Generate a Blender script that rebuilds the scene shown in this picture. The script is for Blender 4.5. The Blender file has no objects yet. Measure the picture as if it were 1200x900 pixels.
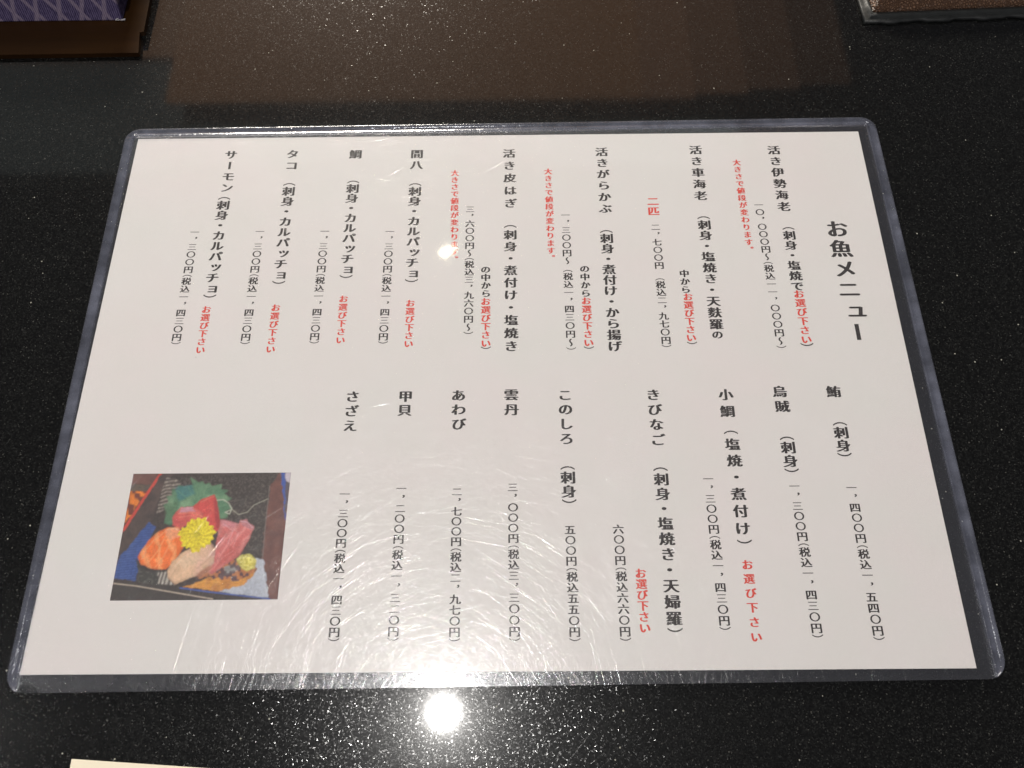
import bpy, math, random
import numpy as np
from mathutils import Vector, Matrix

random.seed(7)
scene = bpy.context.scene
COL = scene.collection

# ---------------------------------------------------------------- camera
cd = bpy.data.cameras.new('camera')
cam = bpy.data.objects.new('camera', cd)
COL.objects.link(cam)
cam.matrix_world = Matrix((
    (0.999946, 0.008864, 0.005495, 0.00702),
    (-0.005861, 0.913436, -0.406940, -0.12907),
    (-0.008627, 0.406885, 0.913438, 0.27390),
    (0, 0, 0, 1)))
cd.sensor_width = 36
cd.lens = 36 * 979.75 / 1200
cd.clip_start = 0.01
cd.clip_end = 50
scene.camera = cam

# ---------------------------------------------------------------- world, lamps, exposure
world = bpy.data.worlds.new('World')
scene.world = world
world.use_nodes = True
bg = world.node_tree.nodes['Background']
bg.inputs[0].default_value = (0.50, 0.50, 0.56, 1)
bg.inputs[1].default_value = 0.09
scene.view_settings.view_transform = 'Standard'
scene.view_settings.look = 'None'
scene.view_settings.exposure = 0
scene.view_settings.gamma = 1
scene.cycles.max_bounces = 5
scene.cycles.diffuse_bounces = 2
scene.cycles.glossy_bounces = 3
scene.cycles.transparent_max_bounces = 12
scene.cycles.caustics_reflective = False
scene.cycles.use_denoising = True


def lamp(name, loc, energy, color, shape, sx, sy=None, aim=None, spread=180):
    d = bpy.data.lights.new(name, 'AREA')
    d.energy = energy
    d.color = color
    d.shape = shape
    d.size = sx
    d.spread = math.radians(spread)
    if sy:
        d.size_y = sy
    o = bpy.data.objects.new(name, d)
    COL.objects.link(o)
    o.location = loc
    if aim is not None:
        o.rotation_euler = (Vector(aim) - Vector(loc)).to_track_quat('-Z', 'Y').to_euler()
    return o


# the downlight whose reflection glares on the stone at the bottom edge of the frame
lamp('ceiling_downlight', (-0.119, -0.064, 1.2), 5.4, (1.0, 0.97, 0.93), 'DISK', 0.029)
# a small accent lamp mirrored as the cream spot in the plastic
lamp('accent_lamp', (-0.134, 0.834, 1.2), 0.070, (1.0, 0.93, 0.70), 'DISK', 0.042)
# another downlight, mirrored just outside the left edge
lamp('ceiling_downlight', (-0.93, -0.09, 1.2), 0.45, (1.0, 0.97, 0.93), 'DISK', 0.04, aim=(-.15, -.1, 0))
# unseen area lamps added in place of a wooden ceiling, mirrored in the stone
def reflection_field(name, x0, x1, y0, y1, radiance, color):
    area = (x1 - x0) * (y1 - y0)
    lamp(name, ((x0 + x1) / 2, (y0 + y1) / 2, 1.2), radiance * math.pi * area, color, 'RECTANGLE', x1 - x0, y1 - y0)


reflection_field('warm_reflection_lamp', -0.79, 0.30, 1.235, 2.0, 0.58, (1.0, 0.51, 0.25))
for _i in range(4):
    reflection_field('warm_reflection_lamp', 0.30 + 0.12 * _i, 0.42 + 0.12 * _i, 1.235 + 0.012 * _i, 2.0, 0.53 - 0.12 * _i, (1.0, 0.53, 0.30))
reflection_field('warm_reflection_lamp', -1.40, -0.79, 1.375, 2.0, 0.52, (1.0, 0.54, 0.29))
reflection_field('dim_reflection_lamp', -1.40, -0.74, 1.04, 1.36, 0.17, (0.85, 1.0, 0.97))  # dim lamps added for the greenish tone mirrored in the stone
reflection_field('dim_reflection_lamp', -0.73, 0.50, 1.06, 1.17, 0.20, (0.80, 1.0, 0.93))
# added fill lamps for the paper: one behind the camera, one beyond the table
lamp('fill_light', (0.15, -1.5, 1.5), 9.5, (1.0, 0.94, 0.95), 'RECTANGLE', 1.2, 0.7, aim=(0, 0, 0))
lamp('fill_light', (-0.50, 2.15, 0.74), 114.0, (1.0, 0.93, 0.82), 'RECTANGLE', 0.6, 0.25, aim=(0, 0.1, 0))


# ---------------------------------------------------------------- helpers
def lin(c):
    out = []
    for v in c[:3]:
        v = v / 255.0
        out.append(v / 12.92 if v <= 0.04045 else ((v + 0.055) / 1.055) ** 2.4)
    return tuple(out) + (1.0,)


class NT:
    """small helper to write node trees"""
    def __init__(self, name):
        self.m = bpy.data.materials.new(name)
        self.m.use_nodes = True
        self.t = self.m.node_tree
        self.t.nodes.clear()
        self.out = self.t.nodes.new('ShaderNodeOutputMaterial')

    def n(self, kind, **kw):
        nd = self.t.nodes.new('ShaderNode' + kind)
        for k, v in kw.items():
            setattr(nd, k, v)
        return nd

    def set(self, sock, v):
        if isinstance(v, bpy.types.NodeSocket):
            self.t.links.new(v, sock)
        elif v is not None:
            sock.default_value = v

    def math(self, op, a, b=None, c=None, clamp=False):
        nd = self.n('Math', operation=op, use_clamp=clamp)
        for i, v in enumerate((a, b, c)):
            if v is not None:
                self.set(nd.inputs[i], v)
        return nd.outputs[0]

    def vmath(self, op, a, b=None, scale=None):
        nd = self.n('VectorMath', operation=op)
        self.set(nd.inputs[0], a)
        if b is not None:
            self.set(nd.inputs[1], b)
        if scale is not None:
            self.set(nd.inputs['Scale'], scale)
        return nd.outputs[0]

    def coord(self):
        return self.n('TexCoord').outputs['Object']

    def mapping(self, vec, rot=(0, 0, 0), scale=(1, 1, 1), loc=(0, 0, 0)):
        nd = self.n('Mapping')
        self.set(nd.inputs['Vector'], vec)
        nd.inputs['Rotation'].default_value = rot
        nd.inputs['Scale'].default_value = scale
        nd.inputs['Location'].default_value = loc
        return nd.outputs[0]

    def noise(self, vec, scale, detail=2.0, rough=0.5):
        nd = self.n('TexNoise')
        self.set(nd.inputs['Vector'], vec)
        nd.inputs['Scale'].default_value = scale
        nd.inputs['Detail'].default_value = detail
        nd.inputs['Roughness'].default_value = rough
        return nd

    def ramp(self, fac, stops, interp='LINEAR'):
        nd = self.n('ValToRGB')
        cr = nd.color_ramp
        cr.interpolation = interp
        while len(cr.elements) > 1:
            cr.elements.remove(cr.elements[-1])
        cr.elements[0].position = stops[0][0]
        cr.elements[0].color = stops[0][1]
        for p, c in stops[1:]:
            e = cr.elements.new(p)
            e.color = c
        self.set(nd.inputs[0], fac)
        return nd.outputs[0]

    def maprange(self, v, a, b, c=0.0, d=1.0):
        nd = self.n('MapRange')
        self.set(nd.inputs[0], v)
        for i, x in enumerate((a, b, c, d)):
            nd.inputs[i + 1].default_value = x
        return nd.outputs[0]

    def mix(self, fac, a, b):
        nd = self.n('MixShader')
        self.set(nd.inputs[0], fac)
        self.set(nd.inputs[1], a)
        self.set(nd.inputs[2], b)
        return nd.outputs[0]

    def mixc(self, fac, a, b, blend='MIX'):
        nd = self.n('Mix', data_type='RGBA', blend_type=blend)
        self.set(nd.inputs[0], fac)
        self.set(nd.inputs[6], a)
        self.set(nd.inputs[7], b)
        return nd.outputs[2]

    def add(self, a, b):
        nd = self.n('AddShader')
        self.set(nd.inputs[0], a)
        self.set(nd.inputs[1], b)
        return nd.outputs[0]

    def glossy(self, color, rough, normal=None):
        nd = self.n('BsdfGlossy')
        self.set(nd.inputs['Color'], color)
        self.set(nd.inputs['Roughness'], rough)
        if normal is not None:
            self.set(nd.inputs['Normal'], normal)
        return nd.outputs[0]

    def diffuse(self, color):
        nd = self.n('BsdfDiffuse')
        self.set(nd.inputs['Color'], color)
        return nd.outputs[0]

    def scaled(self, sock, k):
        """grey colour from value * k"""
        v = self.math('MULTIPLY', sock, k)
        c = self.n('CombineColor')
        for i in range(3):
            self.set(c.inputs[i], v)
        return c.outputs[0]

    def finish(self, s):
        self.t.links.new(s, self.out.inputs['Surface'])
        return self.m

    def bump(self, height, strength, dist):
        nd = self.n('Bump')
        nd.inputs['Strength'].default_value = strength
        nd.inputs['Distance'].default_value = dist
        self.set(nd.inputs['Height'], height)
        return nd.outputs[0]

    def principled(self, color, rough, normal=None, spec=0.5, **kw):
        nd = self.n('BsdfPrincipled')
        self.set(nd.inputs['Base Color'], color)
        self.set(nd.inputs['Roughness'], rough)
        nd.inputs['Specular IOR Level'].default_value = spec
        for k, v in kw.items():
            self.set(nd.inputs[k], v)
        if normal is not None:
            self.set(nd.inputs['Normal'], normal)
        return nd.outputs[0]


# ---------------------------------------------------------------- materials
def fine_scratches(t, co, angles, across, along, lo, hi, amount):
    """sum of straight hairline grooves in several directions: returns (normal, mask)"""
    tilt = None
    total = None
    for i, a in enumerate(angles):
        v = t.mapping(t.mapping(co, rot=(0, 0, a)), scale=(along, across, 1), loc=(3.1 * i, 7.7 * i, 1.3 * i))
        nz = t.noise(v, 1.0, 1.0, 0.5)
        sep = t.n('SeparateColor')
        t.set(sep.inputs[0], nz.outputs['Color'])
        mask = t.maprange(sep.outputs[0], lo, hi)
        # Mapping rotates the coordinates by +a, so a groove runs along (cos a, -sin a)
        k = t.math('MULTIPLY', mask, t.math('MULTIPLY', t.math('SUBTRACT', sep.outputs[1], 0.5), amount))
        vec = t.vmath('SCALE', (math.sin(a), math.cos(a), 0), scale=k)
        tilt = vec if tilt is None else t.vmath('ADD', tilt, vec)
        total = mask if total is None else t.math('MAXIMUM', total, mask)
    nrm = t.vmath('NORMALIZE', t.vmath('ADD', tilt, (0, 0, 1)))
    return nrm, total


def thin_fresnel(t, normal=None):
    """Schlick reflectance of a thin plastic surface, the same from both sides"""
    geo = t.n('NewGeometry')
    d = t.n('VectorMath', operation='DOT_PRODUCT')
    t.set(d.inputs[0], normal if normal is not None else geo.outputs['Normal'])
    t.set(d.inputs[1], geo.outputs['Incoming'])
    c = t.math('ABSOLUTE', d.outputs['Value'])
    p = t.math('POWER', t.math('SUBTRACT', 1.0, c, clamp=True), 5.0)
    return t.math('MULTIPLY_ADD', p, 0.96, 0.04, clamp=True)


def mat_granite():
    t = NT('polished_black_granite')
    co = t.coord()
    vor = t.n('TexVoronoi')
    t.set(vor.inputs['Vector'], co)
    vor.inputs['Scale'].default_value = 2900
    sep = t.n('SeparateColor')
    t.set(sep.inputs[0], vor.outputs['Color'])
    vor2 = t.n('TexVoronoi')
    t.set(vor2.inputs['Vector'], co)
    vor2.inputs['Scale'].default_value = 620
    sep2 = t.n('SeparateColor')
    t.set(sep2.inputs[0], vor2.outputs['Color'])
    base = t.ramp(sep.outputs[0], [(0.0, (.002, .002, .0021, 1)), (0.5, (.0034, .0035, .0034, 1)),
                                   (0.85, (.009, .0094, .0092, 1)), (0.985, (.018, .019, .0185, 1)), (1.0, (.06, .06, .055, 1))])
    rare = t.math('MULTIPLY', t.math('GREATER_THAN', sep2.outputs[0], 0.988),
                  t.math('LESS_THAN', vor2.outputs['Distance'], 0.17))
    base = t.mixc(rare, base, (.30, .30, .26, 1))
    dif = t.diffuse(base)
    # crystal facets under the polish, each tilted its own way
    rnd = t.vmath('SUBTRACT', vor.outputs['Color'], (0.5, 0.5, 0.5))
    ln = t.n('VectorMath', operation='LENGTH')
    t.set(ln.inputs[0], rnd)
    tilt = t.vmath('MULTIPLY', t.vmath('SCALE', rnd, scale=ln.outputs['Value']), (0.37, 0.37, 0))
    nrm = t.vmath('NORMALIZE', t.vmath('ADD', tilt, (0, 0, 1)))
    w = t.math('POWER', sep.outputs[2], 1.5)
    spark = t.glossy(t.scaled(w, 0.027), 0.17, nrm)
    glow = t.add(t.glossy((.003, .003, .0032, 1), 0.33), t.glossy((.0050, .0050, .0050, 1), 0.19))
    # hairline scratches of the polish
    wear_n, wear = fine_scratches(t, co, [0.35, 1.1, 2.3], 2600, 14, 0.70, 0.75, 0.5)
    wearsh = t.glossy(t.scaled(wear, 0.012), 0.22, wear_n)
    under = t.add(t.add(t.add(dif, spark), glow), wearsh)
    lf = t.noise(co, 9.0, 2.0)
    coat_r = t.maprange(lf.outputs[0], 0.3, 0.7, 0.036, 0.06)
    fr = t.n('Fresnel')
    fr.inputs['IOR'].default_value = 1.5
    return t.finish(t.mix(fr.outputs[0], under, t.glossy((1, 1, 1, 1), coat_r)))


def mat_clear(name, scratched=True, milk=0.02, haze=0.03):
    t = NT(name)
    co = t.coord()
    tr = t.n('BsdfTransparent')
    tr.inputs[0].default_value = (0.985, 0.985, 0.99, 1)
    dif = t.diffuse((.55, .58, .70, 1))
    body = t.mix(milk, tr.outputs[0], dif)
    lf = t.noise(co, 26.0, 1.0)
    wavy = t.bump(lf.outputs[0], 0.5, 0.0006)
    f = thin_fresnel(t)
    s = t.mix(f, body, t.glossy((1, 1, 1, 1), 0.05, wavy))
    if scratched:
        patch = t.maprange(t.noise(co, 16.0, 2.0).outputs[0], 0.34, 0.62, 0.25, 1.0)
        angs = [math.pi * (i + 0.35 * ((i * 7) % 3)) / 10 for i in range(10)]
        n1, m1 = fine_scratches(t, co, angs, 6600, 62, 0.585, 0.64, 0.9)
        m1 = t.math('MULTIPLY', m1, patch)
        s = t.add(s, t.glossy(t.scaled(m1, 0.037), 0.175, n1))
        angs = [math.pi * (i + 0.5) / 8 for i in range(8)]
        n2, m2 = fine_scratches(t, co, angs, 5200, 34, 0.64, 0.67, 0.9)
        hue = t.mixc(0.35, t.scaled(m2, 0.040), t.mixc(1.0, t.scaled(m2, 0.09), t.noise(co, 900.0, 0.0).outputs['Color'], 'MULTIPLY'))
        s = t.add(s, t.glossy(hue, 0.165, n2))
        s = t.add(s, t.glossy((haze, haze, haze, 1), 0.42))
        s = t.add(s, t.add(t.glossy((.008, .0082, .0086, 1), 0.27), t.glossy((.003, .003, .0031, 1), 0.16)))
    return t.finish(s)


def mat_weld():
    t = NT('welded_plastic_edge')
    co = t.coord()
    tr = t.n('BsdfTransparent')
    tr.inputs[0].default_value = (0.93, 0.94, 0.97, 1)
    nz = t.noise(t.mapping(co, scale=(1, 1, 1)), 190.0, 3.0, 0.6)
    nz2 = t.noise(co, 45.0, 2.0)
    milk = t.math('MULTIPLY', t.maprange(nz.outputs[0], 0.3, 0.7, 0.6, 1.25), t.maprange(nz2.outputs[0], .3, .7, .044, .105))
    body = t.mix(milk, tr.outputs[0], t.diffuse((.56, .60, .78, 1)))
    bmp = t.bump(nz.outputs[0], 0.45, 0.0004)
    f = thin_fresnel(t)
    s = t.mix(f, body, t.glossy((1, 1, 1, 1), 0.16, bmp))
    n1, m1 = fine_scratches(t, co, [0.1, 0.9, 1.6, 2.4], 1800, 60, 0.62, 0.70, 0.9)
    s = t.add(s, t.glossy(t.scaled(m1, 0.012), 0.25, n1))
    return t.finish(s)


def mat_paper(name='white_paper', color=(.80, .785, .765, 1)):
    t = NT(name)
    co = t.coord()
    nz = t.noise(co, 18.0, 3.0)
    fib = t.noise(co, 900.0, 3.0, 0.7)
    c = t.mixc(t.maprange(nz.outputs[0], .35, .65), color, (color[0] * 1.01, color[1] * 0.975, color[2] * 0.985, 1))
    n9 = t.noise(t.mapping(co, loc=(3, 1, 0)), 42.0, 2.0)
    c = t.mixc(t.maprange(n9.outputs[0], .4, .7, 0, .5), c, (color[0] * 0.965, color[1] * 0.985, color[2] * 0.965, 1))
    dark = t.maprange(fib.outputs[0], 0.2, 0.8, 0.97, 1.02)
    hsv = t.n('HueSaturation')
    t.set(hsv.inputs['Color'], c)
    t.set(hsv.inputs['Value'], dark)
    # rare specks of dust
    vor = t.n('TexVoronoi')
    t.set(vor.inputs['Vector'], co)
    vor.inputs['Scale'].default_value = 55
    sep = t.n('SeparateColor')
    t.set(sep.inputs[0], vor.outputs['Color'])
    sp = t.math('MULTIPLY', t.math('GREATER_THAN', sep.outputs[0], 0.93), t.math('LESS_THAN', vor.outputs['Distance'], 0.016))
    c2 = t.mixc(t.math('MULTIPLY', sp, 0.55), hsv.outputs[0], (.25, .22, .2, 1))
    return t.finish(t.principled(c2, 0.75, spec=0.15))


def mat_ink(name, color, var):
    t = NT(name)
    nz = t.noise(t.coord(), 700.0, 2.0)
    c = t.mixc(t.maprange(nz.outputs[0], .3, .7), color, var)
    return t.finish(t.principled(c, 0.6, spec=0.2))


GRANITE = mat_granite()
CLEAR = mat_clear('scratched_clear_plastic', True, 0.007, 0.005)
CLEAR_PLAIN = mat_clear('clear_plastic', False, 0.008)
WELD = mat_weld()
PAPER = mat_paper()
CARD = mat_paper('cream_card', (.78, .72, .58, 1))
BLACK = mat_ink('black_ink', (.030, .026, .025, 1), (.055, .048, .046, 1))
RED = mat_ink('red_ink', (.72, .060, .040, 1), (.78, .10, .07, 1))


def tag(o, label=None, category=None, kind=None, group=None):
    if label:
        o['label'] = label
    if category:
        o['category'] = category
    if kind:
        o['kind'] = kind
    if group:
        o['group'] = group
    return o


def obj(name, verts, faces, mats, parent=None, fmat=None, smooth=False):
    me = bpy.data.meshes.new(name)
    me.from_pydata([tuple(v) for v in verts], [], [tuple(f) for f in faces])
    for m in (mats if isinstance(mats, (list, tuple)) else [mats]):
        me.materials.append(m)
    if fmat is not None:
        me.polygons.foreach_set('material_index', fmat)
    if smooth:
        me.polygons.foreach_set('use_smooth', [True] * len(me.polygons))
    me.update()
    o = bpy.data.objects.new(name, me)
    COL.objects.link(o)
    if parent is not None:
        o.parent = parent
    return o


def empty(name, loc=(0, 0, 0), rz=0.0):
    o = bpy.data.objects.new(name, None)
    o.empty_display_size = 0.02
    COL.objects.link(o)
    o.location = loc
    o.rotation_euler = (0, 0, rz)
    return o


def prism(outline, z0, z1):
    """closed slab from a 2D outline (counter-clockwise)"""
    n = len(outline)
    v = [(x, y, z0) for x, y in outline] + [(x, y, z1) for x, y in outline]
    f = [tuple(range(n - 1, -1, -1)), tuple(range(n, 2 * n))]
    for i in range(n):
        j = (i + 1) % n
        f.append((i, j, n + j, n + i))
    return v, f


def loft(rings, close_ends=True):
    """closed skin through rings of equal vertex count"""
    n = len(rings[0])
    v = [p for r in rings for p in r]
    f = []
    for k in range(len(rings) - 1):
        a, b = k * n, (k + 1) * n
        for i in range(n):
            j = (i + 1) % n
            f.append((a + i, a + j, b + j, b + i))
    if close_ends:
        f.append(tuple(range(n - 1, -1, -1)))
        f.append(tuple((len(rings) - 1) * n + i for i in range(n)))
    return v, f


MM = 0.001
# ---------------------------------------------------------------- the stone table
v, f = prism([(-1.1, -0.55), (1.1, -0.55), (1.1, 0.62), (-1.1, 0.62)], -0.03, 0.0)
table = obj('stone_table', v, f, GRANITE)
tag(table, kind='structure', label='polished black granite table top with fine pale specks')

# ---------------------------------------------------------------- hard plastic card case
W, H, SEAM, RAD = 310.3, 220.5, 4.1, 6.5
case = empty('card_case', (0.0019, 0.0009, 0), math.radians(0.42))
tag(case, 'clear hard plastic card case, scratched, with rounded corners, lying round the printed menu', 'card case')
hw, hh = W / 2, H / 2
ix, iy = hw - SEAM, hh - SEAM


def arc(cx, cy, r, a0, a1, n=7):
    return [(cx + r * math.cos(math.radians(a0 + (a1 - a0) * i / n)), cy + r * math.sin(math.radians(a0 + (a1 - a0) * i / n))) for i in range(n + 1)]


# pocket sheets: open at the bottom edge, between the welds
NOTCH = [(-ix + 0.6, -hh), (-ix + 0.9, -hh + 1.2), (-ix + 1.8, -hh + 2.3), (-ix + 3.2, -hh + 2.75), (-ix + 4.7, -hh + 2.4), (-ix + 6.2, -hh + 1.4), (-ix + 7.2, -hh)]


def subdivided_sheet(outline, z0, z1, name, mats, top_index):
    v, f = prism([(x * MM, y * MM) for x, y in outline], z0 * MM, z1 * MM)
    fm = [0] * len(f)
    fm[1] = top_index
    return obj(name, v, f, mats, case, fmat=fm)


rect_front = [(-ix, -hh + .46)] + NOTCH + [(ix - 2.4, -hh), (ix - 1.1, -hh + .12), (ix, -hh + .46), (ix, iy), (-ix, iy)]
rect_back = [(-ix, -hh + .5), (-ix + 1.1, -hh + .16), (-ix + 2.4, -hh + 0.05), (ix - 2.4, -hh + 0.05), (ix - 1.1, -hh + .16), (ix, -hh + 0.5), (ix, iy), (-ix, iy)]
subdivided_sheet(rect_front, 0.95, 1.35, 'front_sheet', [CLEAR_PLAIN, CLEAR], 1)
subdivided_sheet(rect_back, 0.10, 0.50, 'back_sheet', [CLEAR_PLAIN, CLEAR], 1)

# welded edge: a U of fused plastic, thick near the rim, with a pressed line along the pocket
pairs = []
S0 = -hh
lo = arc(-hw + RAD, -hh + RAD, RAD, 248.3, 180, 9)
for i, p in enumerate(lo):
    pairs.append((p, (-ix, p[1])))
for k in range(1, 24):
    y = (-hh + RAD) + (2 * hh - 2 * RAD) * k / 24
    pairs.append(((-hw, y), (-ix, min(y, iy))))
for i, p in enumerate(arc(-hw + RAD, hh - RAD, RAD, 180, 90, 10)):
    pairs.append((p, (-ix, iy)))
for k in range(1, 36):
    x = (-hw + RAD) + (2 * hw - 2 * RAD) * k / 36
    pairs.append(((x, hh), (x, iy)))
for i, p in enumerate(arc(hw - RAD, hh - RAD, RAD, 90, 0, 10)):
    pairs.append((p, (ix, iy)))
for k in range(1, 24):
    y = (hh - RAD) - (2 * hh - 2 * RAD) * k / 24
    pairs.append(((hw, y), (ix, min(y, iy))))
for i, p in enumerate(arc(hw - RAD, -hh + RAD, RAD, 0, -68.3, 9)):
    pairs.append((p, (ix, p[1])))
PROFILE = [(0.0, 0.35), (0.02, 0.95), (0.07, 1.28), (0.16, 1.46), (0.30, 1.42), (0.55, 1.30), (0.78, 1.28), (0.86, 1.44), (0.93, 1.50), (1.0, 1.36)]
rings = []
for k, (po, pi) in enumerate(pairs):
    wob = 1.0 + 0.05 * math.sin(k * 0.83) + 0.04 * math.sin(k * 2.1)
    ring = []
    for s, z in PROFILE:
        ring.append(((po[0] * (1 - s) + pi[0] * s) * MM, (po[1] * (1 - s) + pi[1] * s) * MM, z * MM * (wob if 0.1 < s < 0.9 else 1)))
    ring.append((pi[0] * MM, pi[1] * MM, 0.10 * MM))
    ring.append(((po[0] * .98 + pi[0] * .02) * MM, (po[1] * .98 + pi[1] * .02) * MM, 0.08 * MM))
    rings.append(ring)
v, f = loft(rings)
weld = obj('welded_edge', v, f, WELD, case, smooth=True)

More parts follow.
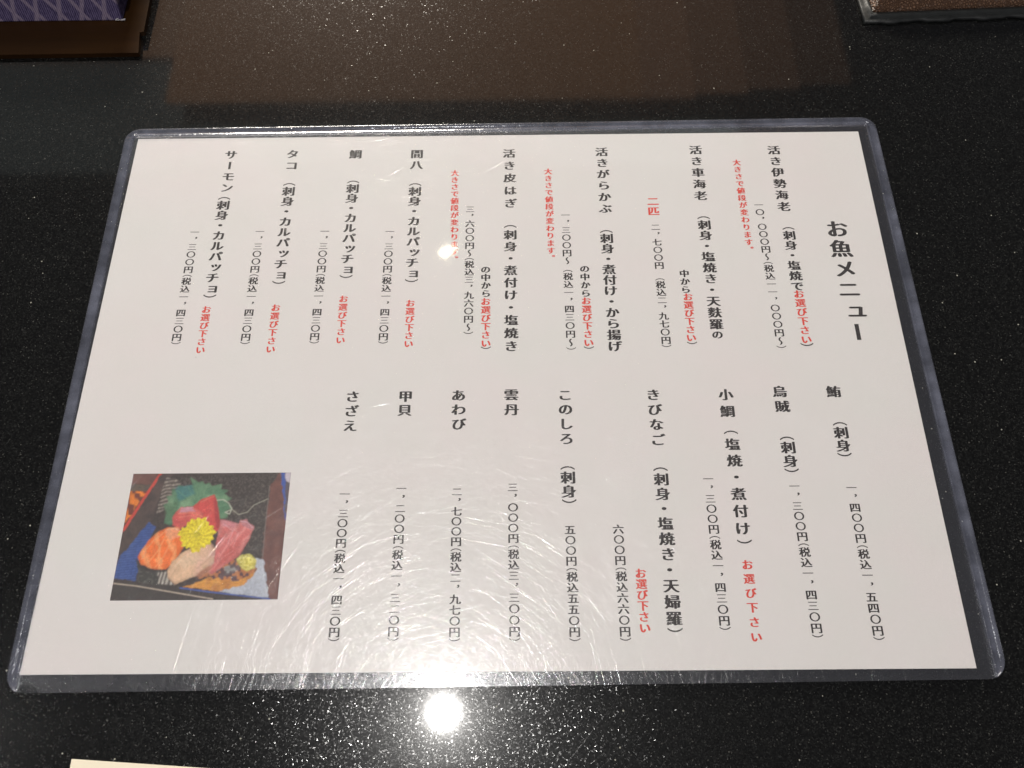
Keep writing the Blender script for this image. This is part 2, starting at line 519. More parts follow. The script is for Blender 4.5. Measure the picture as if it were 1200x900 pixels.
# ---------------------------------------------------------------- the menu sheet
menu = empty('menu_sheet', (0, 0, 0.0006))
tag(menu, 'white paper fish menu in vertical Japanese print with a sashimi photo, inside the plastic case', 'menu')
v, f = prism([(-.1485, -.105), (.1485, -.105), (.1485, .105), (-.1485, .105)], 0, 0.0001)
obj('paper', v, f, PAPER, menu)
LINES = [
    ('title', 'お魚メニュー', 132.0, 57.4, 132.2, 12.3, 8.60, 'k'),
    ('dish', '活き伊勢海老', 112.6, 95.9, 112.9, 68.1, 5.20, 'k'),
    ('dish', '（刺身・塩焼で', 113.2, 59.2, 112.9, 31.9, 4.90, 'k'),
    ('note', 'お選び下さい', 113.0, 28.5, 113.0, 9.4, 4.20, 'r'),
    ('dish', '）', 112.9, 5.9, 112.9, 5.9, 5.00, 'k'),
    ('price', '一〇，〇〇〇円～(税込一一，〇〇〇円～)', 103.1, 69.0, 103.5, 6.3, 3.75, 'k'),
    ('note', '大きさで値段が変わります。', 96.8, 89.8, 97.1, 48.2, 3.50, 'r'),
    ('dish', '活き車海老', 80.8, 96.4, 80.7, 73.7, 5.20, 'k'),
    ('dish', '（刺身・塩焼き・天麩羅', 80.8, 64.7, 80.8, 16.1, 5.20, 'k'),
    ('dish', 'の', 80.8, 11.7, 80.8, 11.7, 4.20, 'k'),
    ('dish', '中から', 71.0, 37.9, 70.9, 30.9, 3.80, 'k'),
    ('note', 'お選び下さい', 71.4, 27.7, 71.1, 10.5, 3.90, 'r'),
    ('dish', '）', 71.2, 7.3, 71.2, 7.3, 3.90, 'k'),
    ('note', '二匹', 61.6, 71.2, 61.5, 66.5, 4.90, 'r'),
    ('price', '二，七〇〇円', 61.7, 59.0, 61.8, 41.6, 3.75, 'k'),
    ('price', '(税込二，九七〇円)', 61.6, 35.6, 61.8, 7.1, 3.75, 'k'),
    ('dish', '活きがらかぶ', 42.5, 95.9, 42.6, 68.0, 5.20, 'k'),
    ('dish', '（刺身・煮付け・から揚げ', 42.4, 58.7, 43.0, 7.4, 5.20, 'k'),
    ('dish', 'の中から', 33.3, 40.4, 33.3, 29.7, 3.80, 'k'),
    ('note', 'お選び下さい', 33.3, 26.4, 33.5, 8.9, 3.90, 'r'),
    ('dish', '）', 33.5, 5.8, 33.5, 5.8, 3.90, 'k'),
    ('price', '一，三〇〇円～（税込一，四三〇円～)', 26.8, 65.1, 27.0, 6.4, 3.75, 'k'),
    ('note', '大きさで値段が変わります。', 20.5, 86.3, 20.7, 45.3, 3.50, 'r'),
    ('dish', '活き皮はぎ', 4.8, 95.6, 5.3, 71.0, 5.20, 'k'),
    ('dish', '（刺身・煮付け・塩焼き', 5.1, 61.5, 5.2, 7.8, 5.20, 'k'),
    ('dish', 'の中から', -4.4, 40.5, -4.2, 30.0, 3.80, 'k'),
    ('note', 'お選び下さい', -4.3, 26.5, -4.1, 9.0, 3.90, 'r'),
    ('dish', '）', -4.1, 6.1, -4.1, 6.1, 3.90, 'k'),
    ('price', '三，六〇〇円～(税込三，九六〇円～)', -10.7, 68.3, -10.6, 13.2, 3.75, 'k'),
    ('note', '大きさで値段が変わります。', -17.1, 86.0, -16.5, 45.2, 3.50, 'r'),
    ('dish', '間八', -32.8, 95.8, -32.8, 90.3, 5.20, 'k'),
    ('dish', '（刺身・カルパッチョ）', -32.9, 82.0, -32.5, 34.4, 5.20, 'k'),
    ('note', 'お選び下さい', -32.5, 26.1, -32.4, 9.1, 3.70, 'r'),
    ('price', '一，三〇〇円(税込一，四三〇円)', -41.9, 58.2, -41.8, 9.6, 3.75, 'k'),
    ('dish', '鯛', -57.9, 96.0, -57.9, 96.0, 5.20, 'k'),
    ('dish', '（刺身・カルパッチョ）', -57.9, 83.6, -57.5, 36.5, 5.20, 'k'),
    ('note', 'お選び下さい', -57.7, 28.2, -57.5, 10.9, 3.70, 'r'),
    ('price', '一，三〇〇円(税込一，四三〇円)', -67.3, 58.6, -67.1, 9.9, 3.75, 'k'),
    ('dish', 'タコ', -83.7, 96.4, -83.5, 90.6, 5.20, 'k'),
    ('dish', '（刺身・カルパッチョ）', -83.5, 82.7, -82.9, 34.2, 5.20, 'k'),
    ('note', 'お選び下さい', -82.8, 24.7, -82.8, 7.4, 3.70, 'r'),
    ('price', '一，三〇〇円(税込一，四三〇円)', -92.7, 58.8, -92.5, 9.9, 3.75, 'k'),
    ('dish', 'サーモン', -108.9, 96.4, -108.5, 79.9, 5.20, 'k'),
    ('dish', '（刺身・カルパッチョ）', -108.8, 76.2, -108.3, 28.5, 5.20, 'k'),
    ('note', 'お選び下さい', -108.7, 24.2, -108.5, 7.4, 3.70, 'r'),
    ('price', '一，三〇〇円(税込一，四三〇円)', -118.2, 58.8, -118.0, 10.1, 3.75, 'k'),
    ('dish', '鮪', 119.5, -11.4, 119.5, -11.4, 5.20, 'k'),
    ('dish', '（刺身）', 119.7, -22.2, 119.5, -36.5, 5.20, 'k'),
    ('price', '一，四〇〇円(税込一，五四〇円)', 119.8, -46.8, 120.1, -96.1, 3.75, 'k'),
    ('dish', '烏賊', 100.4, -11.2, 100.6, -16.9, 5.20, 'k'),
    ('dish', '（刺身）', 100.5, -27.4, 100.6, -42.0, 5.20, 'k'),
    ('price', '一，三〇〇円(税込一，四三〇円)', 100.7, -46.1, 101.0, -95.2, 3.75, 'k'),
    ('dish', '小鯛', 81.2, -12.2, 81.1, -18.6, 5.20, 'k'),
    ('dish', '（塩焼・煮付け）', 81.4, -25.0, 81.6, -66.4, 5.20, 'k'),
    ('note', 'お選び下さい', 81.6, -72.5, 81.7, -95.2, 3.90, 'r'),
    ('price', '一，三〇〇円(税込一，四三〇円)', 71.8, -43.3, 72.2, -92.7, 3.75, 'k'),
    ('dish', 'きびなご', 55.5, -12.0, 55.9, -29.0, 5.20, 'k'),
    ('dish', '（刺身・塩焼き・天婦羅）', 55.9, -38.2, 56.4, -94.4, 5.20, 'k'),
    ('note', 'お選び下さい', 46.7, -75.0, 46.9, -92.2, 3.90, 'r'),
    ('price', '六〇〇円(税込六六〇円)', 40.3, -60.4, 40.6, -95.8, 3.75, 'k'),
    ('dish', 'このしろ', 24.2, -11.8, 24.2, -28.3, 5.20, 'k'),
    ('dish', '（刺身）', 24.2, -37.5, 24.4, -52.2, 5.20, 'k'),
    ('price', '五〇〇円(税込五五〇円)', 24.3, -60.5, 24.7, -95.8, 3.75, 'k'),
    ('dish', '雲丹', 5.1, -11.5, 5.2, -17.2, 5.20, 'k'),
    ('price', '三，〇〇〇円(税込三，三〇〇円)', 5.4, -45.7, 5.7, -95.6, 3.75, 'k'),
    ('dish', 'あわび', -13.7, -11.6, -13.4, -22.5, 5.20, 'k'),
    ('price', '二，七〇〇円(税込二，九七〇円)', -13.5, -47.1, -13.3, -95.6, 3.75, 'k'),
    ('dish', '甲貝', -32.5, -11.8, -32.6, -17.1, 5.20, 'k'),
    ('price', '一，二〇〇円(税込一，三二〇円)', -32.4, -45.8, -32.7, -95.3, 3.75, 'k'),
    ('dish', 'さざえ', -51.4, -11.7, -51.5, -22.8, 5.20, 'k'),
    ('price', '一，三〇〇円(税込一，四三〇円)', -51.5, -47.6, -51.4, -95.3, 3.75, 'k'),
]

GLYPH = {}
_dg = None


def glyph(ch, off):
    if (ch, off) in GLYPH:
        return GLYPH[(ch, off)]
    c = bpy.data.curves.new('glyph', 'FONT')
    c.body = ch
    c.resolution_u = 4
    c.offset = off
    o = bpy.data.objects.new('glyph', c)
    COL.objects.link(o)
    dg = bpy.context.evaluated_depsgraph_get()
    m = o.evaluated_get(dg).to_mesh()
    vs = np.array([v.co[:2] for v in m.vertices]) - np.array([0.5, 0.38])
    fs = [tuple(p.vertices) for p in m.polygons]
    bpy.data.objects.remove(o)
    bpy.data.curves.remove(c)
    GLYPH[(ch, off)] = (vs, fs)
    return GLYPH[(ch, off)]


ADV = {'(': 0.5, ')': 0.5}
SMEAR = {'title': 0.050, 'dish': 0.056, 'price': 0.038, 'note': 0.052}
NAMES = {'title': 'title_text', 'dish': 'dish_text', 'price': 'price_text', 'note': 'note_text'}


def text_line(kind, s, x0, y0, x1, y1, em, colr):
    pos, p = [], 0.0
    for i, ch in enumerate(s):
        a = ADV.get(ch, 1.0)
        if i:
            p += a / 2
        pos.append(p)
        p += a / 2
    total = pos[-1] if pos[-1] > 0 else 1.0
    vs_all, fs_all = [], []
    rnd = random.Random(s + str(x0))
    for ch, q in zip(s, pos):
        t = q / total
        cx, cy = x0 + (x1 - x0) * t, y0 + (y1 - y0) * t
        g = {'(': '（', ')': '）'}.get(ch, ch)
        vs, fs = glyph(g, 0.0 if kind == 'price' or g in '（）一二三，。' else -0.005)
        vs = vs.copy()
        if g in '（）ー～':
            vs = np.c_[vs[:, 1], -vs[:, 0]]
            if g == 'ー':
                vs[:, 0] *= 1.0
            if ch == '(':
                vs[:, 1] += 0.26
            elif ch == ')':
                vs[:, 1] -= 0.26
            if g == '～':
                vs[:, 0] *= -1
        elif g in '，。':
            b0, b1 = vs.min(0), vs.max(0)
            vs = (vs - (b0 + b1) / 2) * 0.85 + (np.array([0.24, 0.20]) if g == '，' else np.array([0.28, 0.30]))
        elif g in 'ッュョ':
            vs += np.array([0.14, 0.06])
        if g == '〇':
            vs *= 0.92
        vs[:, 1] *= 0.90 if kind != 'title' else 0.97
        if kind == 'note':
            vs[:, 0] *= 0.95
        k = SMEAR[kind]
        kv = 0.010 if kind == 'price' else 0.014
        shifts = [(-k, 0), (0, -kv), (0, kv), (k, 0)] if g not in '（）' else [(0, -kv), (0, kv)]
        if g == 'ー':
            shifts = [(-k, 0), (0, 0), (k, 0)]
        if g in '一二三' and kind == 'price':
            shifts = [(0, 0)]
        for j, (dx, dy) in enumerate(shifts):
            base = len(vs_all)
            for (a, b) in vs:
                vs_all.append(((cx + (a + dx) * em) * MM, (cy + (b + dy) * em) * MM, (0.105 + 0.006 * j) * MM))
            for fc in fs:
                fs_all.append(tuple(base + i for i in fc))
    o = obj(NAMES[kind], vs_all, fs_all, RED if colr == 'r' else BLACK, menu)
    if colr == 'r' and kind == 'note':
        o['label'] = 'red printed note in vertical Japanese'
    return o


for L in LINES:
    text_line(*L)

# ---------------------------------------------------------------- the printed picture of the sashimi
def printed_photo():
    nx, ny = 300, 236
    u = (np.arange(nx) + 0.5) / nx
    vv = (np.arange(ny) + 0.5) / ny
    U, V = np.meshgrid(u, vv)
    img = np.zeros((ny, nx, 3))
    rng = np.random.default_rng(5)

    def smooth_noise(sx, sy, seed):
        r = np.random.default_rng(seed)
        g = r.random((sy + 2, sx + 2))
        X, Y = U * sx, V * sy
        i, j = X.astype(int), Y.astype(int)
        fx, fy = X - i, Y - j
        fx, fy = fx * fx * (3 - 2 * fx), fy * fy * (3 - 2 * fy)
        return (g[j, i] * (1 - fx) + g[j, i + 1] * fx) * (1 - fy) + (g[j + 1, i] * (1 - fx) + g[j + 1, i + 1] * fx) * fy

    def conv(p):
        x, y = p
        v = (y - 118) / 702.0
        xl, xr = 217 - 125 * v, 1090 - 72 * v
        return ((x - xl) / (xr - xl), v)

    wobx = (smooth_noise(40, 32, 11) - 0.5) * 0.012 + (smooth_noise(110, 90, 13) - 0.5) * 0.006
    woby = (smooth_noise(40, 32, 12) - 0.5) * 0.012 + (smooth_noise(110, 90, 14) - 0.5) * 0.006

    def inside(poly, wob=1.0):
        P = [conv(p) for p in poly]
        X, Y = U + wobx * wob, V + woby * wob
        m = np.zeros(U.shape, bool)
        n = len(P)
        for i in range(n):
            (xa, ya), (xb, yb) = P[i], P[(i + 1) % n]
            if ya == yb:
                continue
            c = ((ya > Y) != (yb > Y)) & (X < (xb - xa) * (Y - ya) / (yb - ya) + xa)
            m ^= c
        return m

    def soft(m, k=1):
        a = m.astype(float)
        for _ in range(k):
            a = (a + np.roll(a, 1, 0) + np.roll(a, -1, 0) + np.roll(a, 1, 1) + np.roll(a, -1, 1)) / 5
        return a

    def C(c):
        return np.array(lin(c)[:3])

    def fill(poly, c, c2=None, f=None, wob=1.0, k=1, alpha=1.0, body=0.0):
        m = inside(poly, wob)
        a = (soft(m, k) * alpha)[..., None]
        col = C(c) if c2 is None else C(c) * (1 - f[..., None]) + C(c2) * f[..., None]
        if body:
            col = col * (1 - body + body * 1.35 * soft(m, 45) ** 1.3 * (0.75 + 0.5 * n2))[..., None]
        img[:] = img * (1 - a) + col * a

    def line(pts, w, c, alpha=1.0):
        col = C(c)
        P = [conv(p) for p in pts]
        asp = 1.24
        d = np.full(U.shape, 9.0)
        for (xa, ya), (xb, yb) in zip(P[:-1], P[1:]):
            dx, dy = (xb - xa) * asp, yb - ya
            t = np.clip((((U - xa) * asp) * dx + (V - ya) * dy) / (dx * dx + dy * dy + 1e-12), 0, 1)
            d = np.minimum(d, np.hypot((U - xa) * asp - t * dx, V - ya - t * dy))
        a = (np.clip((w / 702 / 2 - d) / 0.004 + 0.5, 0, 1) * alpha)[..., None]
        img[:] = img * (1 - a) + col * a

    n1, n2, n3 = smooth_noise(90, 70, 1), smooth_noise(26, 20, 2), smooth_noise(150, 12, 3)
    fine = smooth_noise(140, 110, 4)
    st = lambda a, b, per, seed=0: (np.sin((U * a + V * b) * per + 3 * n2) * 0.5 + 0.5)
    img[:] = C((66, 56, 52))
    img *= (0.65 + 0.7 * fine)[..., None]
    fill([(217, 100), (360, 100), (330, 182), (180, 182)], (122, 84, 74), (100, 70, 64), n2)
    fill([(180, 182), (325, 182), (300, 222), (180, 222)], (84, 78, 72), (104, 88, 74), n1)
    fill([(180, 222), (292, 222), (170, 410), (140, 410)], (232, 132, 46), (120, 62, 48), np.clip((smooth_noise(40, 34, 21) - .5) * 5, 0, 1))
    line([(375, 110), (300, 225), (160, 445)], 17, (208, 74, 60))
    fill([(385, 100), (455, 100), (400, 160), (310, 400), (240, 480), (120, 640), (165, 450)], (92, 76, 70), (68, 58, 56), n2)
    fill([(300, 398), (345, 425), (250, 610), (236, 718), (100, 702), (136, 600)], (48, 74, 140), (76, 104, 168), (np.sin((V + .12 * U) * 330) * .5 + .5) * (.3 + .7 * n1))
    fill([(402, 138), (500, 165), (480, 200), (440, 300), (345, 352), (372, 240)], (80, 70, 66), (168, 158, 146), st(0.22, 1.0, 210) * (0.3 + 0.7 * n1))
    fill([(455, 145), (740, 125), (1030, 112), (975, 200), (940, 600), (880, 600), (760, 400), (600, 330)], (62, 54, 50), (92, 84, 78), np.clip((fine - .45) * 2.4, 0, 1))
    fill([(1028, 110), (1062, 115), (1062, 350), (1045, 600), (1018, 830), (970, 830), (928, 600), (972, 200)], (126, 82, 72), (100, 64, 58), n2)
    line([(972, 195), (948, 420), (934, 600)], 5, (120, 110, 104))
    fill([(1034, 110), (1058, 110), (1072, 300), (1058, 420), (1046, 250)], (66, 92, 170))
    fill([(1058, 100), (1100, 100), (1090, 195), (1062, 160)], (206, 196, 208))
    fill([(1062, 168), (1090, 190), (1070, 430), (1056, 330)], (92, 82, 92))
    leaf = [(420, 415), (385, 405), (402, 345), (384, 300), (412, 285), (400, 250), (430, 245), (432, 205), (462, 215), (465, 183), (500, 195),
            (545, 185), (530, 138), (578, 172), (604, 165), (618, 185), (640, 172), (655, 192), (708, 182), (702, 212), (746, 218), (722, 240), (764, 265), (735, 285), (766, 320), (735, 335), (740, 372), (690, 385), (560, 330), (480, 400)]
    fill(leaf, (86, 128, 98), (118, 152, 118), np.clip((n2 - .3) * 1.6, 0, 1), wob=0.4, body=.4)
    fill([(445, 200), (540, 185), (560, 240), (470, 280)], (62, 124, 132), k=6, alpha=0.7)
    fill([(390, 300), (450, 280), (470, 380), (400, 400)], (84, 116, 84), k=6, alpha=0.6)
    for q in ((460, 215), (520, 200), (560, 190), (620, 190), (680, 200), (725, 245), (740, 300), (410, 300)):
        line([(590, 330), q], 3, (120, 166, 126), 0.5)
    line([(678, 276), (715, 272), (745, 292), (762, 325), (750, 355), (725, 345), (760, 330)], 6, (196, 200, 182), .9)
    line([(762, 328), (800, 358), (848, 345), (885, 305), (962, 270)], 5, (178, 176, 158), .8)
    fill([(80, 830), (100, 718), (500, 752), (610, 830)], (74, 66, 62), (56, 52, 50), n1)
    line([(100, 728), (245, 745), (480, 785), (660, 815)], 6, (206, 190, 172), .85)
    fill([(232, 600), (400, 655), (372, 745), (250, 722)], (62, 60, 56), (92, 90, 84), np.clip((n1 - .5) * 2, 0, 1))
    fill([(358, 660), (425, 668), (445, 742), (358, 735)], (82, 72, 68), (188, 182, 172), st(1.0, 0.1, 260))
    fill([(895, 598), (936, 603), (968, 812), (690, 778), (830, 738), (885, 680)], (192, 198, 210), (176, 182, 196), n2)
    fill([(500, 752), (640, 702), (760, 698), (905, 650), (880, 695), (832, 742), (700, 775)], (222, 154, 62), (186, 116, 48), np.clip((n2 - .35) * 1.6, 0, 1))
    fill([(450, 742), (500, 702), (560, 690), (590, 710), (500, 738)], (66, 54, 48))
    line([(480, 756), (640, 778), (972, 816)], 7, (72, 96, 172))
    dots = np.clip((smooth_noise(60, 48, 31) - 0.42) * 6, 0, 1)
    fill([(565, 705), (600, 680), (700, 640), (780, 610), (905, 640), (880, 680), (780, 730), (700, 700)], (190, 120, 70), (92, 62, 66), dots, wob=2.5)
    fill([(720, 650), (760, 635), (790, 660), (760, 690), (725, 685)], (150, 148, 146), (96, 82, 84), dots, wob=2)
    tun = np.clip((st(1.0, 0.35, 60) - .3), 0, 1)
    fill([(545, 312), (592, 270), (668, 243), (680, 290), (700, 440), (640, 480), (580, 380)], (214, 84, 74), (198, 72, 70), n2, wob=.4, body=.3)
    fill([(668, 243), (690, 330), (700, 420), (678, 440), (664, 330)], (176, 60, 62), wob=.3, k=2)
    fill([(436, 372), (452, 340), (482, 312), (548, 310), (602, 348), (600, 388), (540, 402), (462, 446), (434, 412)], (206, 84, 82), (224, 112, 100), n2, wob=.6, body=.3)
    fill([(482, 316), (545, 312), (560, 340), (470, 345)], (206, 160, 178), k=3, alpha=.75)
    line([(470, 350), (540, 345), (600, 368)], 7, (232, 138, 108), .8)
    fill([(698, 384), (740, 392), (800, 408), (812, 390), (842, 390), (886, 430), (862, 495), (800, 592), (700, 652), (652, 688), (628, 672), (668, 560)],
         (206, 112, 108), (226, 160, 156), np.clip(st(0.9, 0.55, 95) - .35, 0, 1) * (0.3 + n1 * .7), wob=.6, body=.4)
    fill([(806, 394), (842, 388), (884, 432), (870, 450), (820, 420)], (196, 130, 136), k=2)
    fill([(700, 384), (800, 408), (780, 430), (700, 425)], (214, 150, 160), k=4, alpha=.6)
    fill([(720, 560), (830, 470), (800, 590), (700, 650), (650, 688)], (198, 92, 84), k=6, alpha=.55)
    fill([(244, 590), (262, 555), (300, 500), (350, 456), (405, 426), (470, 428), (504, 520), (445, 618), (402, 656), (320, 656), (262, 628)],
         (240, 118, 50), (248, 166, 104), np.clip(st(1.0, -.25, 74) - .62, 0, 1) * 2.2, wob=.5, body=.3)
    fill([(240, 600), (262, 630), (330, 660), (400, 660), (398, 668), (300, 668), (245, 632)], (58, 48, 46), k=1)
    fill([(390, 440), (430, 428), (470, 430), (480, 470), (430, 500), (395, 480)], (246, 168, 124), k=4, alpha=.8)
    fill([(408, 664), (430, 620), (482, 570), (560, 530), (640, 505), (674, 545), (664, 625), (570, 690), (450, 738), (410, 702)],
         (222, 184, 150), (206, 164, 152), np.clip((U - .48) * 5 + n2 - .4, 0, 1), wob=.5, body=.4)
    fill([(470, 610), (560, 560), (600, 600), (500, 660)], (236, 204, 172), k=7, alpha=.7)
    fill([(560, 690), (660, 625), (640, 672), (590, 700)], (186, 128, 100), k=3, alpha=.8)
    line([(640, 515), (668, 545)], 5, (128, 66, 74), .7)
    line([(412, 700), (450, 736)], 5, (150, 110, 90), .6)
    fill([(786, 612), (820, 580), (868, 576), (906, 612), (892, 655), (842, 672), (805, 645)], (200, 186, 70), (236, 228, 130), np.clip((n1 - .2) * 1.3, 0, 1), body=.4)
    # wet glints and fat lines on the slices
    for pts, wd, cc, al in (
            ([(278, 560), (330, 500), (392, 452)], 4, (252, 196, 140), .8), ([(300, 620), (352, 560), (400, 470)], 5, (252, 190, 130), .75),
            ([(340, 645), (385, 590), (420, 520)], 5, (250, 184, 128), .7), ([(265, 600), (290, 560)], 4, (252, 206, 160), .7),
            ([(400, 640), (430, 580), (450, 540)], 4, (226, 104, 50), .8), ([(405, 440), (440, 433), (465, 440)], 5, (255, 222, 190), .8),
            ([(590, 285), (640, 262), (662, 255)], 5, (240, 140, 120), .7), ([(600, 330), (640, 320), (680, 350)], 4, (232, 116, 98), .7),
            ([(470, 372), (530, 362), (585, 378)], 4, (244, 156, 130), .8), ([(500, 318), (548, 318)], 5, (224, 190, 206), .8),
            ([(450, 400), (500, 392)], 4, (170, 54, 56), .8), ([(640, 440), (690, 430)], 5, (160, 50, 54), .7),
            ([(720, 410), (770, 450), (740, 520)], 5, (236, 190, 196), .6), ([(760, 430), (800, 460), (770, 540)], 4, (232, 178, 180), .6),
            ([(812, 396), (850, 402), (878, 432)], 5, (232, 196, 204), .8), ([(700, 600), (740, 540), (800, 450)], 4, (178, 76, 74), .6),
            ([(670, 640), (720, 590), (770, 560)], 4, (232, 160, 152), .6), ([(640, 670), (690, 625)], 4, (236, 170, 160), .6),
            ([(450, 640), (500, 590), (570, 550)], 5, (248, 226, 200), .7), ([(470, 690), (540, 640), (620, 600)], 4, (240, 206, 176), .7),
            ([(430, 690), (460, 650)], 4, (176, 128, 100), .6), ([(560, 660), (640, 600), (660, 570)], 4, (182, 130, 118), .6),
            ([(810, 600), (850, 590), (880, 606)], 5, (248, 244, 176), .7), ([(820, 640), (860, 650)], 4, (160, 146, 50), .7),
            ([(540, 742), (620, 722), (700, 728)], 4, (246, 190, 100), .7), ([(620, 760), (720, 740), (800, 735)], 4, (176, 104, 44), .7),
            ([(930, 620), (955, 790)], 4, (226, 230, 238), .7)):
        line(pts, wd, cc, al * .75)
    # the yellow chrysanthemum
    cx, cy = conv((570, 468))
    ang = np.arctan2((V - cy), (U - cx) * 1.24)
    rad = np.hypot((U - cx) * 1.24, V - cy)
    R_ = 0.128 * (1 + 0.07 * np.cos(ang * 17 + 1.0 + 3 * n2) + 0.06 * np.cos(ang * 7 + 2) + 0.05 * np.cos(ang * 4) + 0.07 * (n1 - .5))
    a = np.clip((R_ - rad) / 0.006 + .5, 0, 1)[..., None]
    pet = np.clip(np.cos(ang * 17 + 1.0 + 60 * rad + 3 * n1) * .35 + .6 + (fine - .5), 0, 1)
    col = C((214, 184, 20)) * (1 - pet[..., None]) + C((252, 236, 50)) * pet[..., None]
    core = np.clip((0.03 - rad) / 0.01, 0, 1)[..., None]
    col = col * (1 - 0.3 * core)
    img[:] = img * (1 - a) + col * a
    # the picture's own unevenness, softness and print grain
    img[:] *= (0.80 + 0.22 * n1 + 0.20 * fine)[..., None]
    for _ in range(2):
        img[:] = (img * 2 + np.roll(img, 1, 0) + np.roll(img, -1, 0) + np.roll(img, 1, 1) + np.roll(img, -1, 1)) / 6
    img[:] *= (0.93 + 0.14 * rng.random((ny, nx)))[..., None]
    img[:] = img * 0.92 + 0.018
    corners = [(-124.6, -39.8), (-70.5, -39.8), (-70.5, -82.5), (-124.6, -82.5)]
    gx = np.linspace(corners[0][0], corners[1][0], nx + 1)
    gy = np.linspace(corners[0][1], corners[3][1], ny + 1)
    X, Y = np.meshgrid(gx, gy)
    verts = np.stack([X.ravel() * MM, Y.ravel() * MM, np.full(X.size, 0.106 * MM)], 1)
    i = np.arange(ny)[:, None] * (nx + 1) + np.arange(nx)[None, :]
    faces = np.stack([i + nx + 1, i + nx + 2, i + 1, i], -1).reshape(-1, 4)
    t = NT('picture_print')
    at = t.n('Attribute', attribute_name='print')
    o = obj('printed_picture', verts.tolist(), faces.tolist(), t.finish(t.principled(at.outputs['Color'], 0.5, spec=0.3)), menu)
    ca = o.data.color_attributes.new('print', 'FLOAT_COLOR', 'CORNER')
    cols = np.ones((ny * nx, 4, 4), np.float32)
    cols[:, :, :3] = img.reshape(-1, 1, 3)
    ca.data.foreach_set('color', cols.ravel())
    o['label'] = 'printed picture of sashimi slices with a yellow flower on a dark tray'


printed_photo()

# ---------------------------------------------------------------- purple box on a lacquered board, far left
def mat_lacquer():
    t = NT('amber_lacquered_wood')
    co = t.coord()
    nz = t.noise(t.mapping(co, scale=(6, 40, 20)), 1.0, 4.0, 0.6)
    n2 = t.noise(co, 14.0, 2.0)
    c = t.ramp(t.math('ADD', t.math('MULTIPLY', nz.outputs[0], .6), t.math('MULTIPLY', n2.outputs[0], .4)),
               [(0.32, (.010, .0045, .0018, 1)), (0.52, (.026, .0115, .0035, 1)), (0.72, (.060, .026, .006, 1))])
    return t.finish(t.principled(c, 0.34, spec=0.12))


def mat_lattice():
    t = NT('purple_lattice_cloth')
    co = t.coord()
    sep = t.n('SeparateXYZ')
    t.set(sep.inputs[0], co)
    x, z = sep.outputs[0], sep.outputs[2]
    wob = t.math('MULTIPLY', t.math('SUBTRACT', t.noise(co, 60.0, 2.0).outputs[0], .5), 0.0028)
    lines = None
    for kx, kz, ph, w in ((1.0, 0.62, 0.0, .095), (1.0, -0.34, 0.37, .095)):
        s = t.math('ADD', t.math('ADD', t.math('MULTIPLY', x, kx), t.math('MULTIPLY', z, kz)), wob)
        fr = t.math('FRACT', t.math('ADD', t.math('DIVIDE', s, 0.0098), ph))
        d = t.math('ABSOLUTE', t.math('SUBTRACT', fr, 0.5))
        m = t.maprange(d, w - .03, w + .03, 1.0, 0.0)
        lines = m if lines is None else t.math('MAXIMUM', lines, m)
    weave = t.noise(t.mapping(co, scale=(2600, 400, 700)), 1.0, 2.0)
    thr = t.math('MULTIPLY', t.math('SINE', t.math('MULTIPLY', x, 7000)), 0.25)
    wv = t.math('ADD', weave.outputs[0], thr)
    base = t.mixc(t.maprange(wv, .25, .8), (.034, .026, .070, 1), (.155, .125, .235, 1))
    line = t.mixc(t.maprange(wv, .25, .8), (.16, .125, .19, 1), (.29, .235, .32, 1))
    c = t.mixc(lines, base, line)
    return t.finish(t.principled(c, 0.85, t.bump(wv, 0.5, 0.0003), spec=0.1))


def mat_leather():
    t = NT('brown_leather')
    co = t.coord()
    vor = t.n('TexVoronoi', feature='DISTANCE_TO_EDGE')
    t.set(vor.inputs['Vector'], t.vmath('ADD', co, t.vmath('SCALE', t.noise(co, 300.0, 2.0).outputs['Color'], scale=0.002)))
    vor.inputs['Scale'].default_value = 950
    h = t.maprange(vor.outputs['Distance'], 0, .3)
    c = t.mixc(h, (.060, .030, .018, 1), (.20, .115, .070, 1))
    return t.finish(t.principled(c, 0.42, t.bump(h, 0.9, 0.0006), spec=0.4))


def mat_plain(name, c, rough, spec=0.5, nscale=300):
    t = NT(name)
    nz = t.noise(t.coord(), nscale, 3.0, .6)
    col = t.mixc(t.maprange(nz.outputs[0], .3, .7), c, (c[0] * 1.6, c[1] * 1.6, c[2] * 1.6, 1))
    return t.finish(t.principled(col, rough, t.bump(nz.outputs[0], .4, .0005), spec=spec))


LACQ, LATT, LEATH = mat_lacquer(), mat_lattice(), mat_leather()
RUBBER = mat_plain('dark_rim', (.013, .0145, .0145, 1), .45)
PALE = mat_plain('pale_frayed_cloth', (.42, .40, .42, 1), .9)

v, f = prism([(-.30, .1502), (-.1560, .1510), (-.1575, .163), (-.1558, .1635), (-.1590, .27), (-.30, .27)], 0.0, 0.0022)
board = obj('lacquered_board', v, f, LACQ)
tag(board, 'thin dark amber lacquered wooden board under the purple lattice box', 'board')

pb = empty('patterned_box', (-.166, .1700, .0022))
tag(pb, 'purple cloth-covered box with pale lattice lines, standing on the amber board', 'box')


def bx(x0, x1, y0, y1, z0, z1, lean=0.0):
    v = [(x0, y0, z0), (x1, y0, z0), (x1, y1, z0), (x0, y1, z0), (x0, y0 + lean, z1), (x1, y0 + lean, z1), (x1, y1, z1), (x0, y1, z1)]
    f = [(3, 2, 1, 0), (4, 5, 6, 7), (0, 1, 5, 4), (1, 2, 6, 5), (2, 3, 7, 6), (3, 0, 4, 7)]
    return v, f


def bevelled(name, vf, m, parent, w=0.0006, segs=2):
    o = obj(name, vf[0], vf[1], m, parent)
    b = o.modifiers.new('edge', 'BEVEL')
    b.width = w
    b.segments = segs
    return o


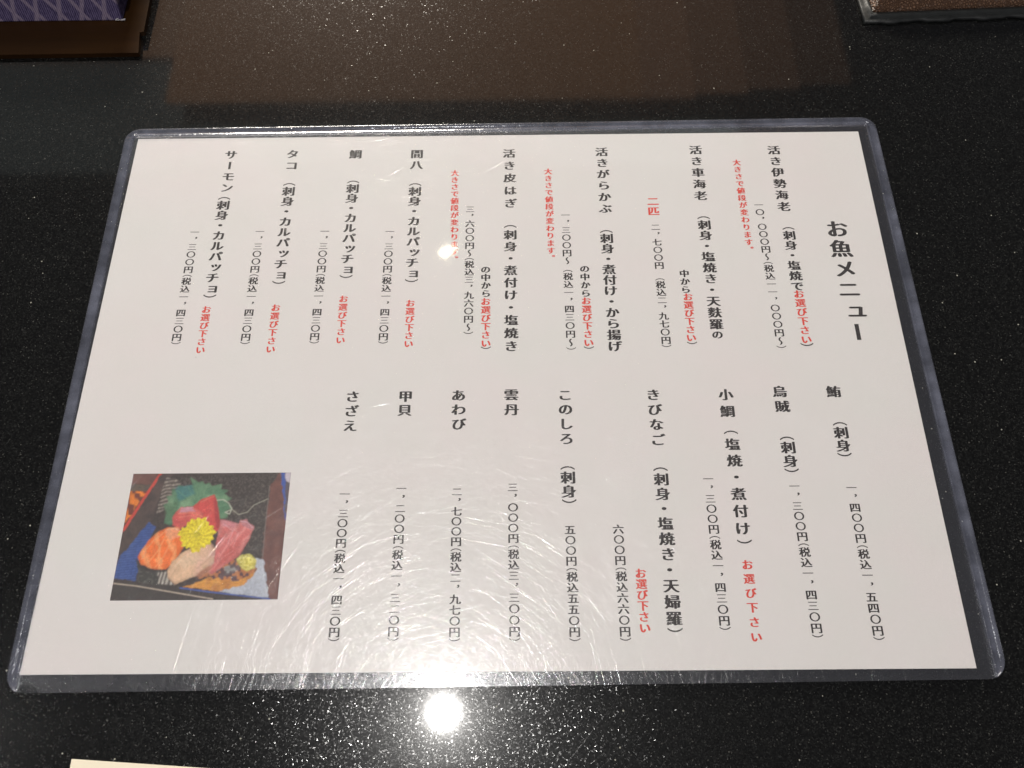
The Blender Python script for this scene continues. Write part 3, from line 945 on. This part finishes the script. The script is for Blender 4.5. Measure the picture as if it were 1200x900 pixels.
bevelled('body', bx(-.11, 0, 0, .07, 0, .0125, .0038), LATT, pb)
bevelled('lid', bx(-.112, .0018, .0030, .073, .0126, .0170, .001), LATT, pb)
rr = random.Random(3)
v, f = [], []
for k in range(9):
    x, y, z = rr.uniform(-.0032, .0004), rr.uniform(-.0006, .0003), rr.uniform(.0, .0011)
    L_ = rr.uniform(.0006, .0018)
    a = rr.uniform(-.5, .8)
    dx, dz, w = L_ * math.cos(a), abs(L_ * math.sin(a)) * .6, .00016
    b = len(v)
    v += [(x, y - w, z), (x + dx, y - w, z + dz), (x + dx, y + w, z + dz), (x, y + w, z), (x, y, z + 2 * w), (x + dx, y, z + dz + 2 * w)]
    f += [(b, b + 3, b + 2, b + 1), (b, b + 1, b + 5, b + 4), (b + 3, b + 4, b + 5, b + 2), (b, b + 4, b + 3), (b + 1, b + 2, b + 5)]
obj('frayed_corner', v, f, PALE, pb)['label'] = 'pale frayed threads at the lower corner'

# ---------------------------------------------------------------- leather pad in a dark rim, far right
pad = empty('leather_pad', (.1655, .1695, 0), math.radians(2.2))
tag(pad, 'brown grained leather pad with a mitred corner in a dark rim', 'leather pad')
rim_out = [(-.0045, -.0045), (.12, -.0045), (.12, .10), (-.0045, .10)]
n = 60
v, f = [], []
rings = []
path = [(-.0, .10 - .10 * i / 20) for i in range(20)] + [(0.12 * i / 40, 0.0) for i in range(41)]
for i, (x, y) in enumerate(path):
    wob = 1 + .10 * math.sin(i * .9) + .07 * math.sin(i * 2.3)
    if i < 20:
        ox, oy = -1, 0
    else:
        ox, oy = 0, -1
    if i == 20:
        ox, oy = -1, -1
    prof = [(0.0, 0.0001), (0.0046 * wob, 0.0001), (0.0044 * wob, .0012), (0.0036, .0019 * wob), (0.0022, .0012), (0.0012, .0024), (0.0, .0026)]
    rings.append([(x + ox * d, y + oy * d, z) for d, z in prof])
v, f = loft(rings)
obj('dark_rim', v, f, RUBBER, pad, smooth=True)
v = [(.0005, .0005, .0), (.12, .0005, .0), (.12, .10, .0), (.0005, .10, .0),
     (.0005, .0005, .0030), (.12, .0005, .0030), (.12, .10, .0030), (-.004, .10, .0030),
     (.0045, .0085, .0085), (.12, .0085, .0085), (.12, .10, .0085), (.001, .10, .0085)]
f = [(3, 2, 1, 0), (0, 1, 5, 4), (1, 2, 6, 5), (2, 3, 7, 6), (3, 0, 4, 7), (4, 5, 9, 8), (5, 6, 10, 9), (6, 7, 11, 10), (7, 4, 8, 11), (8, 9, 10, 11)]
bevelled('leather_cover', (v, f), LEATH, pad, .0008, 3)

# ---------------------------------------------------------------- cream card at the near edge
v, f = prism([(0, 0), (.0, -.06), (.09, -.06), (.09, -.0060)], 0.0, 0.0006)
cc = obj('cream_card', v, f, CARD)
cc.location = (-.1272, -.1290, 0.0001)
tag(cc, 'corner of a blank cream card on the stone in front of the menu', 'card')
